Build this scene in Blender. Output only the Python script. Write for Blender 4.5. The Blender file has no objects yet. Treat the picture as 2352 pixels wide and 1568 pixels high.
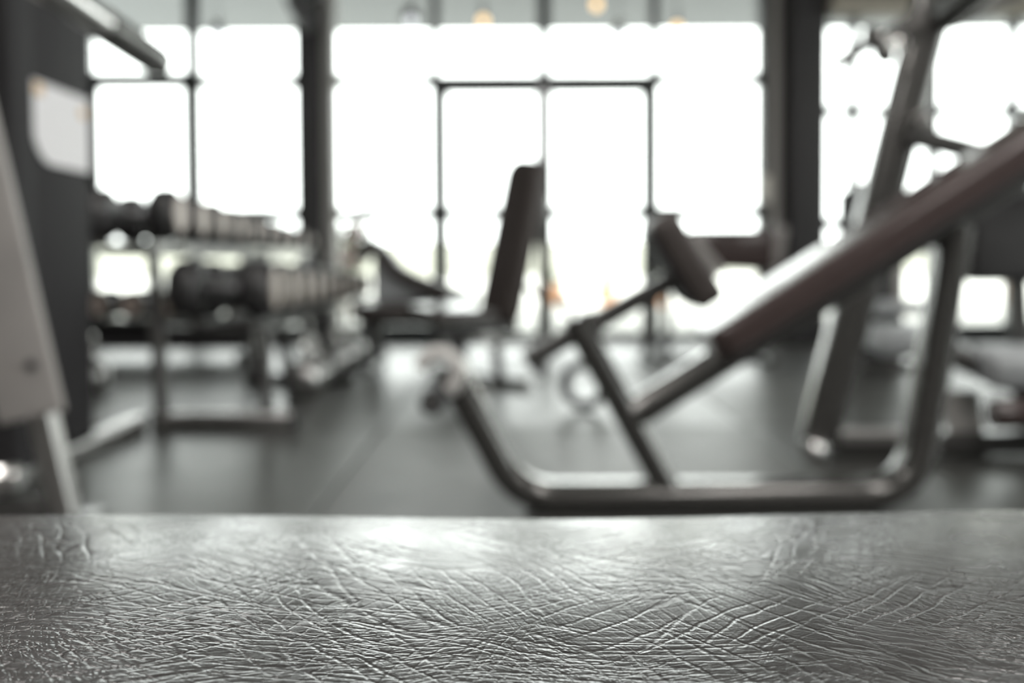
import bpy, bmesh, math, random
from mathutils import Vector, Matrix
random.seed(7)
scene = bpy.context.scene
C = scene.collection
V = Vector

# ---------------------------------------------------------------- camera
FPX, HOR, H = 2287.0, 600.0, 0.62          # focal length in px (2352 wide), horizon row, eye height
PITCH, ROLL = math.radians(2.0), math.radians(0.28)
_F = V((0, math.cos(PITCH), -math.sin(PITCH)))
_U0 = V((0, math.sin(PITCH), math.cos(PITCH)))
_R0 = V((1, 0, 0))
_U = _U0 * math.cos(ROLL) + _R0 * math.sin(ROLL)
_R = _R0 * math.cos(ROLL) - _U0 * math.sin(ROLL)
CY = HOR + FPX * math.tan(PITCH)
cam_d = bpy.data.cameras.new('camera')
cam = bpy.data.objects.new('camera', cam_d)
C.objects.link(cam)
m = Matrix.Identity(4)
for i, ax in enumerate((_R, _U, -_F)):
    for j in range(3):
        m[j][i] = ax[j]
m.translation = V((0, 0, H))
cam.matrix_world = m
cam_d.sensor_width = 36
cam_d.lens = FPX * 36 / 2352
cam_d.shift_y = (CY - 784) / 2352
cam_d.clip_start, cam_d.clip_end = 0.02, 400
cam_d.dof.use_dof = True
cam_d.dof.focus_distance = 0.372
cam_d.dof.aperture_fstop = 4.55
scene.camera = cam

def P(px, py, Y):
    """point of the place seen at a pixel of the photograph, on the vertical plane y = Y"""
    d = _F + _R * ((px - 1176) / FPX) + _U * ((CY - py) / FPX)
    return V((0, 0, H)) + d * (Y / d.y)

# ---------------------------------------------------------------- sky, exposure
scene.view_settings.view_transform = 'Standard'
scene.view_settings.look = 'None'
scene.view_settings.gamma = 1
scene.view_settings.use_curve_mapping = False
scene.view_settings.exposure = 0.0
world = bpy.data.worlds.new('overcast_sky')
scene.world = world
world.use_nodes = True
bg = world.node_tree.nodes['Background']
bg.inputs['Color'].default_value = (1.0, 0.995, 0.975, 1)
bg.inputs['Strength'].default_value = 6.0

# ---------------------------------------------------------------- materials
def new_mat(name):
    mt = bpy.data.materials.new(name)
    mt.use_nodes = True
    nt = mt.node_tree
    return mt, nt, nt.nodes['Principled BSDF']

def mat(name, col, rough=0.5, metal=0.0, spec=0.5, var=0.12, scale=18.0, bump=0.0, bscale=300.0, coat=0.0, emit=None):
    mt, nt, b = new_mat(name)
    n = nt.nodes; l = nt.links
    tc = n.new('ShaderNodeTexCoord')
    no = n.new('ShaderNodeTexNoise'); no.inputs['Scale'].default_value = scale; no.inputs['Detail'].default_value = 4
    l.new(tc.outputs['Object'], no.inputs['Vector'])
    mx = n.new('ShaderNodeMix'); mx.data_type = 'RGBA'
    mx.inputs['A'].default_value = (*[c * (1 - var) for c in col], 1)
    mx.inputs['B'].default_value = (*[min(1, c * (1 + var)) for c in col], 1)
    l.new(no.outputs['Fac'], mx.inputs['Factor'])
    l.new(mx.outputs['Result'], b.inputs['Base Color'])
    mr = n.new('ShaderNodeMapRange')
    mr.inputs['To Min'].default_value = max(0.02, rough - 0.05); mr.inputs['To Max'].default_value = min(1, rough + 0.05)
    l.new(no.outputs['Fac'], mr.inputs['Value']); l.new(mr.outputs['Result'], b.inputs['Roughness'])
    b.inputs['Metallic'].default_value = metal
    b.inputs['Specular IOR Level'].default_value = spec
    b.inputs['Coat Weight'].default_value = coat
    if emit:
        b.inputs['Emission Color'].default_value = (*emit[0], 1); b.inputs['Emission Strength'].default_value = emit[1]
    if bump:
        nb = n.new('ShaderNodeTexNoise'); nb.inputs['Scale'].default_value = bscale; nb.inputs['Detail'].default_value = 3
        l.new(tc.outputs['Object'], nb.inputs['Vector'])
        bp = n.new('ShaderNodeBump'); bp.inputs['Strength'].default_value = bump; bp.inputs['Distance'].default_value = 0.002
        l.new(nb.outputs['Fac'], bp.inputs['Height']); l.new(bp.outputs['Normal'], b.inputs['Normal'])
    return mt

def glass_mat(name, tint=(0.97, 1, 0.99), refl=1.0):
    mt, nt, b = new_mat(name)
    n = nt.nodes; l = nt.links
    n.remove(b)
    fr = n.new('ShaderNodeFresnel'); fr.inputs['IOR'].default_value = 1.4
    tr = n.new('ShaderNodeBsdfTransparent'); tr.inputs['Color'].default_value = (*tint, 1)
    gl = n.new('ShaderNodeBsdfGlossy'); gl.inputs['Roughness'].default_value = 0.02
    mx = n.new('ShaderNodeMixShader')
    l.new(fr.outputs['Fac'], mx.inputs['Fac']); l.new(tr.outputs['BSDF'], mx.inputs[1]); l.new(gl.outputs['BSDF'], mx.inputs[2])
    l.new(mx.outputs['Shader'], n['Material Output'].inputs['Surface'])
    return mt

def leather_mat():
    """worn dark leatherette: long crossing creases, patches of parallel wrinkles, pebble grain"""
    mt, nt, b = new_mat('worn_leatherette')
    n = nt.nodes; l = nt.links
    tc = n.new('ShaderNodeTexCoord')
    def noise(scale, detail=3, vec=None, rough=0.5):
        k = n.new('ShaderNodeTexNoise'); k.inputs['Scale'].default_value = scale
        k.inputs['Detail'].default_value = detail; k.inputs['Roughness'].default_value = rough
        l.new(vec or tc.outputs['Object'], k.inputs['Vector']); return k
    def math_(op, a, c=None, clamp=False):
        k = n.new('ShaderNodeMath'); k.operation = op; k.use_clamp = clamp
        for i, x in enumerate((a, c)):
            if x is None: continue
            if isinstance(x, (int, float)): k.inputs[i].default_value = x
            else: l.new(x, k.inputs[i])
        return k.outputs[0]
    def rng(v, a, c, to0=0.0, to1=1.0, smooth=True):
        k = n.new('ShaderNodeMapRange'); k.interpolation_type = 'SMOOTHSTEP' if smooth else 'LINEAR'
        k.inputs['From Min'].default_value = a; k.inputs['From Max'].default_value = c
        k.inputs['To Min'].default_value = to0; k.inputs['To Max'].default_value = to1
        l.new(v, k.inputs['Value']); return k.outputs['Result']
    def warp(amount, scale, base=None):
        w = noise(scale, 2, base)
        s = n.new('ShaderNodeVectorMath'); s.operation = 'SUBTRACT'; l.new(w.outputs['Color'], s.inputs[0]); s.inputs[1].default_value = (.5, .5, .5)
        t = n.new('ShaderNodeVectorMath'); t.operation = 'SCALE'; l.new(s.outputs[0], t.inputs[0]); t.inputs['Scale'].default_value = amount
        a = n.new('ShaderNodeVectorMath'); a.operation = 'ADD'; l.new(base or tc.outputs['Object'], a.inputs[0]); l.new(t.outputs[0], a.inputs[1])
        return a.outputs[0]
    big = warp(0.05, 7.0)
    wrp = warp(0.0035, 90.0, big)
    heights = []
    # crossing creases: stretched cells in several directions, each set living in its own patches
    for ang, sx, sy, w, amp, ms, mo in ((24, 9, 100, 0.045, 1.1, 9, 0), (-42, 10, 95, 0.045, 1.1, 8, 3.1),
                                        (58, 11, 90, 0.045, 0.8, 10, 6.7), (4, 14, 170, 0.07, 0.55, 11, 9.2), (-66, 16, 140, 0.05, 0.5, 12, 12.4), (38, 16, 200, 0.06, 0.5, 9, 15.0), (-22, 26, 260, 0.08, 0.4, 10, 18.3), (68, 30, 300, 0.08, 0.35, 9, 21.7)):
        mp = n.new('ShaderNodeMapping')
        mp.inputs['Location'].default_value = (mo, mo * 1.7, 0); mp.inputs['Rotation'].default_value = (0, 0, math.radians(ang))
        mp.inputs['Scale'].default_value = (sx, sy, 1)
        mp.vector_type = 'TEXTURE' if False else 'POINT'
        # rotate first, then stretch
        r = n.new('ShaderNodeVectorRotate'); r.rotation_type = 'Z_AXIS'; r.inputs['Angle'].default_value = math.radians(ang)
        l.new(wrp, r.inputs['Vector'])
        mp.inputs['Rotation'].default_value = (0, 0, 0)
        l.new(r.outputs[0], mp.inputs['Vector'])
        vo = n.new('ShaderNodeTexVoronoi'); vo.voronoi_dimensions = '2D'; vo.feature = 'DISTANCE_TO_EDGE'
        vo.inputs['Scale'].default_value = 1.0
        l.new(mp.outputs[0], vo.inputs['Vector'])
        crease = rng(vo.outputs['Distance'], 0.0, w * 2.6)
        off = n.new('ShaderNodeVectorMath'); off.operation = 'ADD'; l.new(tc.outputs['Object'], off.inputs[0]); off.inputs[1].default_value = (mo, mo, mo)
        mk = rng(noise(ms, 2, off.outputs[0]).outputs['Fac'], 0.42, 0.62)
        # 1 - mask * (1 - crease)
        heights.append(math_('MULTIPLY', math_('MULTIPLY', math_('SUBTRACT', crease, 1.0), mk), amp))
    # parallel wrinkles
    r = n.new('ShaderNodeVectorRotate'); r.rotation_type = 'Z_AXIS'; r.inputs['Angle'].default_value = math.radians(8)
    l.new(big, r.inputs['Vector'])
    mp = n.new('ShaderNodeMapping'); mp.inputs['Scale'].default_value = (28, 210, 1); l.new(r.outputs[0], mp.inputs['Vector'])
    wr = noise(1.0, 3, mp.outputs[0], 0.55)
    heights.append(math_('MULTIPLY', math_('SUBTRACT', wr.outputs['Fac'], 0.5), 0.35))
    # pebble grain
    vo = n.new('ShaderNodeTexVoronoi'); vo.feature = 'SMOOTH_F1'; vo.inputs['Scale'].default_value = 900
    l.new(wrp, vo.inputs['Vector'])
    heights.append(math_('MULTIPLY', vo.outputs['Distance'], -0.30))
    gr = noise(2200, 2)
    heights.append(math_('MULTIPLY', gr.outputs['Fac'], 0.12))
    tot = heights[0]
    for h in heights[1:]:
        tot = math_('ADD', tot, h)
    bp = n.new('ShaderNodeBump'); bp.inputs['Strength'].default_value = 1.0; bp.inputs['Distance'].default_value = 0.00018
    l.new(tot, bp.inputs['Height']); l.new(bp.outputs['Normal'], b.inputs['Normal'])
    cn = noise(26, 5)
    mx = n.new('ShaderNodeMix'); mx.data_type = 'RGBA'
    mx.inputs['A'].default_value = (0.013, 0.011, 0.0105, 1); mx.inputs['B'].default_value = (0.024, 0.021, 0.020, 1)
    l.new(cn.outputs['Fac'], mx.inputs['Factor']); l.new(mx.outputs['Result'], b.inputs['Base Color'])
    l.new(rng(cn.outputs['Fac'], 0.3, 0.7, 0.22, 0.30, False), b.inputs['Roughness'])
    b.inputs['Specular IOR Level'].default_value = 1.0
    b.inputs['Coat Weight'].default_value = 0.4; b.inputs['Coat Roughness'].default_value = 0.24
    l.new(bp.outputs['Normal'], b.inputs['Coat Normal'])
    return mt

M = {
    'leather': leather_mat(),
    'mat': mat('rubber_mat', (0.054, 0.055, 0.051), 0.36, var=0.18, scale=6, bump=0.16, bscale=420, spec=0.5),
    'mat2': mat('worn_rubber_mat', (0.062, 0.062, 0.058), 0.42, var=0.18, scale=6, bump=0.16, bscale=420, spec=0.5),
    'slab': mat('concrete_slab', (0.10, 0.10, 0.10), 0.8),
    'frame': mat('grey_metallic_paint', (0.105, 0.103, 0.098), 0.24, metal=0.65, spec=0.7, var=0.08, coat=0.7),
    'frame2': mat('dark_powder_coat', (0.066, 0.065, 0.063), 0.34, spec=0.5, var=0.1, coat=0.3),
    'lightgrey': mat('light_grey_paint', (0.42, 0.40, 0.385), 0.42, var=0.06),
    'pad': mat('maroon_brown_vinyl', (0.070, 0.050, 0.048), 0.20, var=0.15, scale=9, bump=0.02, bscale=500, spec=0.7),
    'padtop': mat('brown_black_vinyl', (0.066, 0.056, 0.053), 0.40, var=0.15, scale=9, bump=0.05, bscale=500, spec=0.4),
    'gloss': mat('smooth_brown_vinyl', (0.055, 0.047, 0.044), 0.17, var=0.1, spec=0.8),
    'piping': mat('seam_piping', (0.05, 0.04, 0.04), 0.5),
    'rubber': mat('black_rubber', (0.040, 0.040, 0.041), 0.5, var=0.2),
    'urethane': mat('black_urethane', (0.046, 0.045, 0.046), 0.34, var=0.15, scale=40),
    'cap': mat('warm_grey_end_cap', (0.42, 0.35, 0.31), 0.42, metal=0.15, var=0.1, scale=30),
    'chrome': mat('polished_steel', (0.78, 0.77, 0.76), 0.16, metal=1.0, var=0.05),
    'darksteel': mat('knurled_steel', (0.30, 0.30, 0.31), 0.32, metal=1.0, var=0.1),
    'steel': mat('brushed_steel', (0.55, 0.54, 0.53), 0.30, metal=1.0, var=0.08),
    'shroud': mat('charcoal_shroud', (0.040, 0.039, 0.041), 0.75, spec=0.2, var=0.1, scale=5),
    'greypanel': mat('blue_grey_plastic', (0.40, 0.42, 0.43), 0.4, var=0.06),
    'paper': mat('placard_print', (0.85, 0.83, 0.85), 0.5, var=0.04, scale=30),
    'orange': mat('orange_print', (0.75, 0.48, 0.22), 0.5),
    'column': mat('column_paint', (0.060, 0.058, 0.060), 0.55, var=0.08),
    'colgrey': mat('grey_cladding', (0.40, 0.39, 0.37), 0.5, var=0.08, scale=4),
    'strip': mat('light_strip_paint', (0.66, 0.65, 0.62), 0.45, var=0.06),
    'mullion': mat('dark_aluminium', (0.040, 0.045, 0.045), 0.4, metal=0.2, var=0.1),
    'wall': mat('grey_wall_paint', (0.20, 0.195, 0.19), 0.8, var=0.06, scale=3),
    'ceil': mat('grey_ceiling_paint', (0.30, 0.295, 0.28), 0.85, var=0.06, scale=3),
    'duct': mat('galvanised_duct', (0.50, 0.47, 0.42), 0.4, metal=0.5, var=0.12, scale=8),
    'beam': mat('tan_beam_paint', (0.66, 0.61, 0.51), 0.6, var=0.1),
    'paving': mat('pale_paving', (0.62, 0.61, 0.57), 0.7, var=0.08, scale=1.2),
    'soffit': mat('canopy_soffit', (0.17, 0.18, 0.19), 0.8, var=0.05, scale=2),
    'terra': mat('terracotta', (0.72, 0.40, 0.24), 0.7),
    'leaf': mat('shrub_leaf', (0.17, 0.22, 0.12), 0.5, var=0.4, scale=14),
    'pink': mat('pink_petals', (0.72, 0.30, 0.42), 0.6, var=0.2, scale=20),
    'bark': mat('shrub_bark', (0.15, 0.11, 0.08), 0.8),
    'pale': mat('chrome_painted_bright', (0.62, 0.61, 0.59), 0.35),  # chrome loop handle: its bright window reflection is put into the base colour
    'cream': mat('cream_plastic', (0.86, 0.83, 0.74), 0.4),
    'bulbwarm': mat('warm_bulb', (0.9, 0.7, 0.4), 0.4, emit=((1.0, 0.66, 0.30), 2.2)),
    'bulbcool': mat('frosted_bulb', (0.9, 0.9, 0.9), 0.4, emit=((0.92, 0.96, 1.0), 1.4)),
    'lampmetal': mat('lamp_metal', (0.26, 0.26, 0.27), 0.4, metal=0.4),
    'diffuser': mat('fill_diffuser', (0.9, 0.9, 0.9), 0.5, emit=((1.0, 0.97, 0.93), 1.6)),
    'glass': glass_mat('window_glass'),
    'soil': mat('potting_soil', (0.08, 0.06, 0.045), 0.9),
    'lowwall': mat('far_wall_render', (0.50, 0.50, 0.44), 0.8, var=0.1),
}

# ---------------------------------------------------------------- mesh helpers
def root_of(o):
    while o.parent: o = o.parent
    return o

def thing(name, label=None, cat=None, loc=(0, 0, 0), group=None, kind=None):
    o = bpy.data.objects.new(name, None); C.objects.link(o)
    o.location = loc; o.empty_display_size = 0.1
    tag(o, label, cat, group, kind)
    return o

def tag(o, label=None, cat=None, group=None, kind=None):
    if label: o['label'] = label
    if cat: o['category'] = cat
    if group: o['group'] = group
    if kind: o['kind'] = kind
    return o

def obj(name, bm, material, parent=None, loc=None, smooth=40):
    """link a bmesh (world coordinates) as one mesh object; under a thing it is stored relative to the thing's base"""
    off = V(loc) if loc is not None else (V(root_of(parent).location) if parent else V((0, 0, 0)))
    bmesh.ops.recalc_face_normals(bm, faces=bm.faces)
    if off.length: bmesh.ops.translate(bm, verts=bm.verts, vec=-off)
    me = bpy.data.meshes.new(name); bm.to_mesh(me); bm.free()
    if smooth:
        me.shade_smooth(); me.set_sharp_from_angle(angle=math.radians(smooth))
    me.materials.append(M[material])
    o = bpy.data.objects.new(name, me); C.objects.link(o)
    if parent: o.parent = parent
    else: o.location = off
    return o

def box(bm, lo, hi, bevel=0.0, seg=2, mtx=None):
    lo, hi = V(lo), V(hi)
    r = bmesh.ops.create_cube(bm, size=1.0)
    vs = r['verts']
    bmesh.ops.scale(bm, verts=vs, vec=hi - lo)
    bmesh.ops.translate(bm, verts=vs, vec=(lo + hi) / 2)
    if bevel:
        es = list({e for v in vs for e in v.link_edges})
        rb = bmesh.ops.bevel(bm, geom=es, offset=bevel, segments=seg, affect='EDGES', profile=0.5)
        vs = list({v for f in rb['faces'] for v in f.verts} | {v for v in vs if v.is_valid})
    if mtx is not None: bmesh.ops.transform(bm, matrix=mtx, verts=vs)
    return vs

def B(lo, hi, bevel=0.0, seg=2, mtx=None):
    bm = bmesh.new(); box(bm, lo, hi, bevel, seg, mtx); return bm

def obox(center, size, ax=(1, 0, 0), up=(0, 0, 1), bevel=0.0, seg=3):
    """box about a centre, its x along ax, z near up"""
    x = V(ax).normalized(); y = V(up).cross(x).normalized(); z = x.cross(y)
    m = Matrix.Identity(4)
    for i, a in enumerate((x, y, z)):
        for j in range(3): m[j][i] = a[j]
    m.translation = V(center)
    s = V(size) / 2
    return B(-s, s, bevel, seg, m)

def rr(w, h, r, n=4):
    """rounded rectangle profile"""
    out = []
    for cx, cy, a0 in ((w/2-r, h/2-r, 0), (-w/2+r, h/2-r, 90), (-w/2+r, -h/2+r, 180), (w/2-r, -h/2+r, 270)):
        for i in range(n + 1):
            a = math.radians(a0 + 90 * i / n); out.append((cx + r * math.cos(a), cy + r * math.sin(a)))
    return out

def circ(r, n=16):
    return [(r * math.cos(2*math.pi*i/n), r * math.sin(2*math.pi*i/n)) for i in range(n)]

def fillet(pts, r, n=8):
    pts = [V(p) for p in pts]; out = [pts[0]]
    for a, b_, c in zip(pts, pts[1:], pts[2:]):
        u, w = (a - b_), (c - b_)
        lu, lw = u.length, w.length; u.normalize(); w.normalize()
        ang = u.angle(w)
        t = min(r / math.tan(ang / 2), lu * 0.49, lw * 0.49)
        p, q = b_ + u * t, b_ + w * t
        for i in range(n + 1):
            k = i / n
            out.append((p * (1-k)**2) + (b_ * 2*k*(1-k)) + (q * k*k))
    out.append(pts[-1]); return out

def sweep(bm, pts, prof, ref=(0, 1, 0), cap=True, scale=None):
    """profile (a along ref, b across) swept along pts"""
    pts = [V(p) for p in pts]; ref = V(ref); rings = []
    for i, p in enumerate(pts):
        t = (pts[min(i+1, len(pts)-1)] - pts[max(i-1, 0)]).normalized()
        s = (ref - t * ref.dot(t))
        s = s.normalized() if s.length > 1e-4 else t.orthogonal().normalized()
        b_ = t.cross(s); k = scale[i] if scale else 1.0
        rings.append([bm.verts.new(p + s * (a * k) + b_ * (c * k)) for a, c in prof])
    n = len(prof)
    for r0, r1 in zip(rings, rings[1:]):
        for j in range(n): bm.faces.new((r0[j], r0[(j+1) % n], r1[(j+1) % n], r1[j]))
    if cap:
        bm.faces.new(rings[0][::-1]); bm.faces.new(rings[-1])
    return bm

def tube(pts, prof, ref=(0, 1, 0), r=0.0, n=8, cap=True):
    bm = bmesh.new()
    return sweep(bm, fillet(pts, r, n) if r else pts, prof, ref, cap)

def lathe(prof, origin=(0, 0, 0), axis='Z', n=24):
    """profile of (radius, height) revolved about an axis through origin"""
    bm = bmesh.new(); rings = []
    for r, h in prof:
        if r < 1e-6: rings.append([bm.verts.new((0, 0, h))])
        else: rings.append([bm.verts.new((r*math.cos(2*math.pi*i/n), r*math.sin(2*math.pi*i/n), h)) for i in range(n)])
    for a, b_ in zip(rings, rings[1:]):
        for j in range(n):
            k = (j+1) % n
            if len(a) == 1 and len(b_) == 1: continue
            if len(a) == 1: bm.faces.new((a[0], b_[j], b_[k]))
            elif len(b_) == 1: bm.faces.new((a[j], a[k], b_[0]))
            else: bm.faces.new((a[j], a[k], b_[k], b_[j]))
    if len(rings[0]) > 1: bm.faces.new(rings[0][::-1])
    if len(rings[-1]) > 1: bm.faces.new(rings[-1])
    if axis == 'X': bmesh.ops.rotate(bm, verts=bm.verts, matrix=Matrix.Rotation(math.pi/2, 3, 'Y'))
    elif axis == 'Y': bmesh.ops.rotate(bm, verts=bm.verts, matrix=Matrix.Rotation(-math.pi/2, 3, 'X'))
    elif not isinstance(axis, str):
        bmesh.ops.rotate(bm, verts=bm.verts, matrix=V((0, 0, 1)).rotation_difference(V(axis)).to_matrix())
    bmesh.ops.translate(bm, verts=bm.verts, vec=V(origin))
    return bm

def cushion(center, L, W, T, ax, nrm, rc, re, n=5):
    """upholstered pad: rounded-corner outline (L along ax, W across) with softly rounded edges, thickness T along nrm"""
    x = V(ax).normalized(); y = V(nrm).cross(x).normalized(); z = x.cross(y)
    bm = bmesh.new(); rings = []; c = V(center)
    st = []
    for k in range(n+1):
        a = math.radians(90*k/n); st.append((-T/2 + re*(1-math.cos(a)), re*(1-math.sin(a))))
    for k in range(n+1):
        a = math.radians(90*(1-k/n)); st.append((T/2 - re*(1-math.cos(a)), re*(1-math.sin(a))))
    for h, i in st:
        rings.append([bm.verts.new(c + x*a + y*b_ + z*h) for a, b_ in rr(L-2*i, W-2*i, max(rc-i, .002), 6)])
    N = len(rings[0])
    for r0, r1 in zip(rings, rings[1:]):
        for j in range(N): bm.faces.new((r0[j], r0[(j+1) % N], r1[(j+1) % N], r1[j]))
    bm.faces.new(rings[0][::-1]); bm.faces.new(rings[-1])
    return bm

def copy_thing(root, loc):
    c = root.copy(); C.objects.link(c); c.location = loc
    for ch in [o for o in bpy.data.objects if o.parent == root]:
        d = ch.copy(); C.objects.link(d); d.parent = c
        for g in [o for o in bpy.data.objects if o.parent == ch]:
            e = g.copy(); C.objects.link(e); e.parent = d
    return c

YW, YR = 7.66, 7.66            # main window wall, recessed right window wall
XL, XR, YB, ZC = -3.35, 6.2, -3.2, 3.3
XCOL0, XCOL1 = 2.04, 2.30

# ---------------------------------------------------------------- added fill light: unseen ceiling panels that brighten the interior
def fill_fixture(x, y, length, label):
    t = thing('fill_panel', label, 'light', (x, y, ZC - 0.10), 'added ceiling fill panels')
    obj('housing', B((x-.32, y-length/2, ZC-.06), (x+.32, y+length/2, ZC-.001), 0.008), 'lampmetal', t)
    obj('diffuser', B((x-.29, y-length/2+.02, ZC-.085), (x+.29, y+length/2-.02, ZC-.0605), 0.006), 'diffuser', t)
    ld = bpy.data.lights.new('fill_lamp', 'AREA'); ld.shape = 'RECTANGLE'; ld.size = 0.58; ld.size_y = length - .06
    ld.energy = 42; ld.color = (1.0, 0.96, 0.92)
    lo = bpy.data.objects.new('fill_lamp', ld); C.objects.link(lo); lo.parent = t
    lo.location = (0, 0, 0.005)
for x, y, lab in ((-1.6, -1.4, 'added ceiling fill panel at the back left of the room'), (1.4, -1.4, 'added ceiling fill panel at the back middle of the room'),
                  (4.2, -1.4, 'added ceiling fill panel at the back right of the room'), (-1.6, 1.8, 'added ceiling fill panel above the left machine'),
                  (1.4, 1.8, 'added ceiling fill panel above the incline bench'), (4.2, 1.8, 'added ceiling fill panel before the right side windows')):
    fill_fixture(x, y, 2.4, lab)

# ---------------------------------------------------------------- shell
fl = tag(obj('floor', B((XL, YB, -0.20), (XR, YW+.06, -0.022)), 'slab'), kind='structure')
xs = [-3.35, -3.21, -1.85, -0.49, 0.87, 2.23, 3.59, 4.95, 6.2]
ys = [-3.2, -1.76, -0.40, 0.96, 2.32, 3.69, 5.06, 6.42, YW+.06]
for i in range(len(xs)-1):
    for j in range(len(ys)-1):
        x0 = xs[i]
        obj('rubber_mat', B((x0+.003, ys[j]+.003, -0.022), (xs[i+1]-.003, ys[j+1]-.003, 0.0), 0.005, 2), 'mat' if (i*3+j*2+(j//3)) % 5 < 3 else 'mat2', fl, smooth=0)

tag(obj('ceiling', B((XL-.15, YB-.15, ZC), (XR+.15, YR+.1, ZC+.15)), 'ceil'), kind='structure')
tag(obj('wall_left', B((XL-.15, YB-.15, -.2), (XL, YW+.1, ZC)), 'wall'), kind='structure')
tag(obj('wall_back', B((XL, YB-.15, -.2), (XR, YB, ZC)), 'wall'), kind='structure')
# right side wall with two wide windows
wr_ = thing('wall_right', loc=(XR, 2.0, 0), kind='structure')
obj('sill_wall', B((XR, YB-.15, -.2), (XR+.15, YW+.1, 0.6)), 'wall', wr_)
obj('head_wall', B((XR, YB-.15, 2.8), (XR+.15, YW+.1, ZC)), 'wall', wr_)
wy = [YB-.15, -1.2, 1.9, 2.3, 5.4, YW+.1]
for a in range(0, 6, 2):
    obj('pier', B((XR, wy[a], 0.6), (XR+.15, wy[a+1], 2.8)), 'wall', wr_)
for k, a in enumerate((1, 3)):
    w = thing('window_%d' % (k + 5), loc=(XR+.07, wy[a], .6), kind='structure')
    n_ = 3; st_ = (wy[a+1]-wy[a])/n_
    for j in range(n_+1):
        y = wy[a] + st_*j; y = min(max(y, wy[a]+.03), wy[a+1]-.03)
        obj('mullion', B((XR+.04, y-.03, .6), (XR+.10, y+.03, 2.8)), 'mullion', w, smooth=0)
    for j in range(n_):
        y0, y1 = wy[a]+st_*j+(.0605 if j == 0 else .0305), wy[a]+st_*(j+1)-(.0605 if j == n_-1 else .0305)
        obj('pane', B((XR+.065, y0, .66), (XR+.075, y1, 2.74)), 'glass', w, smooth=0)
        for z0, z1 in ((.6, .6595), (2.7405, 2.8)):
            obj('rail', B((XR+.04, y0, z0), (XR+.10, y1, z1)), 'mullion', w, smooth=0)

# glazed front: mullion positions in metres (module about 0.81 m), transoms at 1.0 and 2.0 m
def mx_(px): return P(px, 600, YW).x
ZT = [0.0, 0.99, 2.0, 3.05]
def glazing(name, xs, ws, zs, y, thick, top=3.05, base=0.13, panes=True):
    """xs mullion centres, ws their widths; zs transoms (height, width)"""
    w = thing(name, loc=((xs[0]+xs[-1])/2, y, 0), kind='structure')
    for x, wd in zip(xs, ws):
        obj('mullion', B((x-wd/2, y-thick/2, 0.0), (x+wd/2, y+thick/2, top), .004, 1), 'mullion', w, smooth=0)
    for x0, x1, w0, w1 in zip(xs, xs[1:], ws, ws[1:]):
        a, b_ = x0+w0/2+.0005, x1-w1/2-.0005
        obj('bottom_rail', B((a, y-thick/2+.005, 0.0), (b_, y+thick/2-.005, base)), 'mullion', w, smooth=0)
        edges = [base]
        for z, wd in zs:
            obj('transom', B((a, y-thick/2+.005, z-wd/2), (b_, y+thick/2-.005, z+wd/2)), 'mullion', w, smooth=0)
            edges += [z-wd/2, z+wd/2]
        edges.append(top)
        for z0, z1 in zip(edges[::2], edges[1::2]):
            obj('pane', B((a, y-.006, z0), (b_, y+.006, z1)), 'glass', w, smooth=0)
    return w
D1, D2, D3 = mx_(1013), mx_(1251), mx_(1492)
# left bay: an opening sash (thick frame) in the first field
xa = [XL, mx_(-30), mx_(207), mx_(452), mx_(700)]
glazing('window_1', xa, [.06, .095, .10, .095, .095], [(0.99, .084), (2.0, .084)], YW, .10)
# sash in the left field
s0, s1 = xa[2]+.05, xa[3]-.0425
sw = thing('window_2', loc=((s0+s1)/2, YW-.03, 1.0), kind='structure')
for nm, lo, hi in (('sash_rail', (s0, YW-.085, 1.945), (s1, YW-.0505, 2.06)), ('sash_stile', (s1-.02, YW-.085, 1.03), (s1+.075, YW-.0505, 1.954)),
                   ('sash_stile', (s0, YW-.085, 1.03), (s0+.07, YW-.0505, 1.954)), ('sash_rail', (s0+.0705, YW-.085, 1.03), (s1-.0205, YW-.0505, 1.06))):
    obj(nm, B(lo, hi, .004, 1), 'mullion', sw, smooth=0)
# centre bay
glazing('window_3', [mx_(762), D1-.033], [.06, .065], [(0.99, .084), (2.0, .084)], YW, .10)
glazing('window_4', [D3+.033, mx_(1752)], [.065, .09], [(0.99, .084), (2.0, .084)], YW, .10, base=.06)
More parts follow.
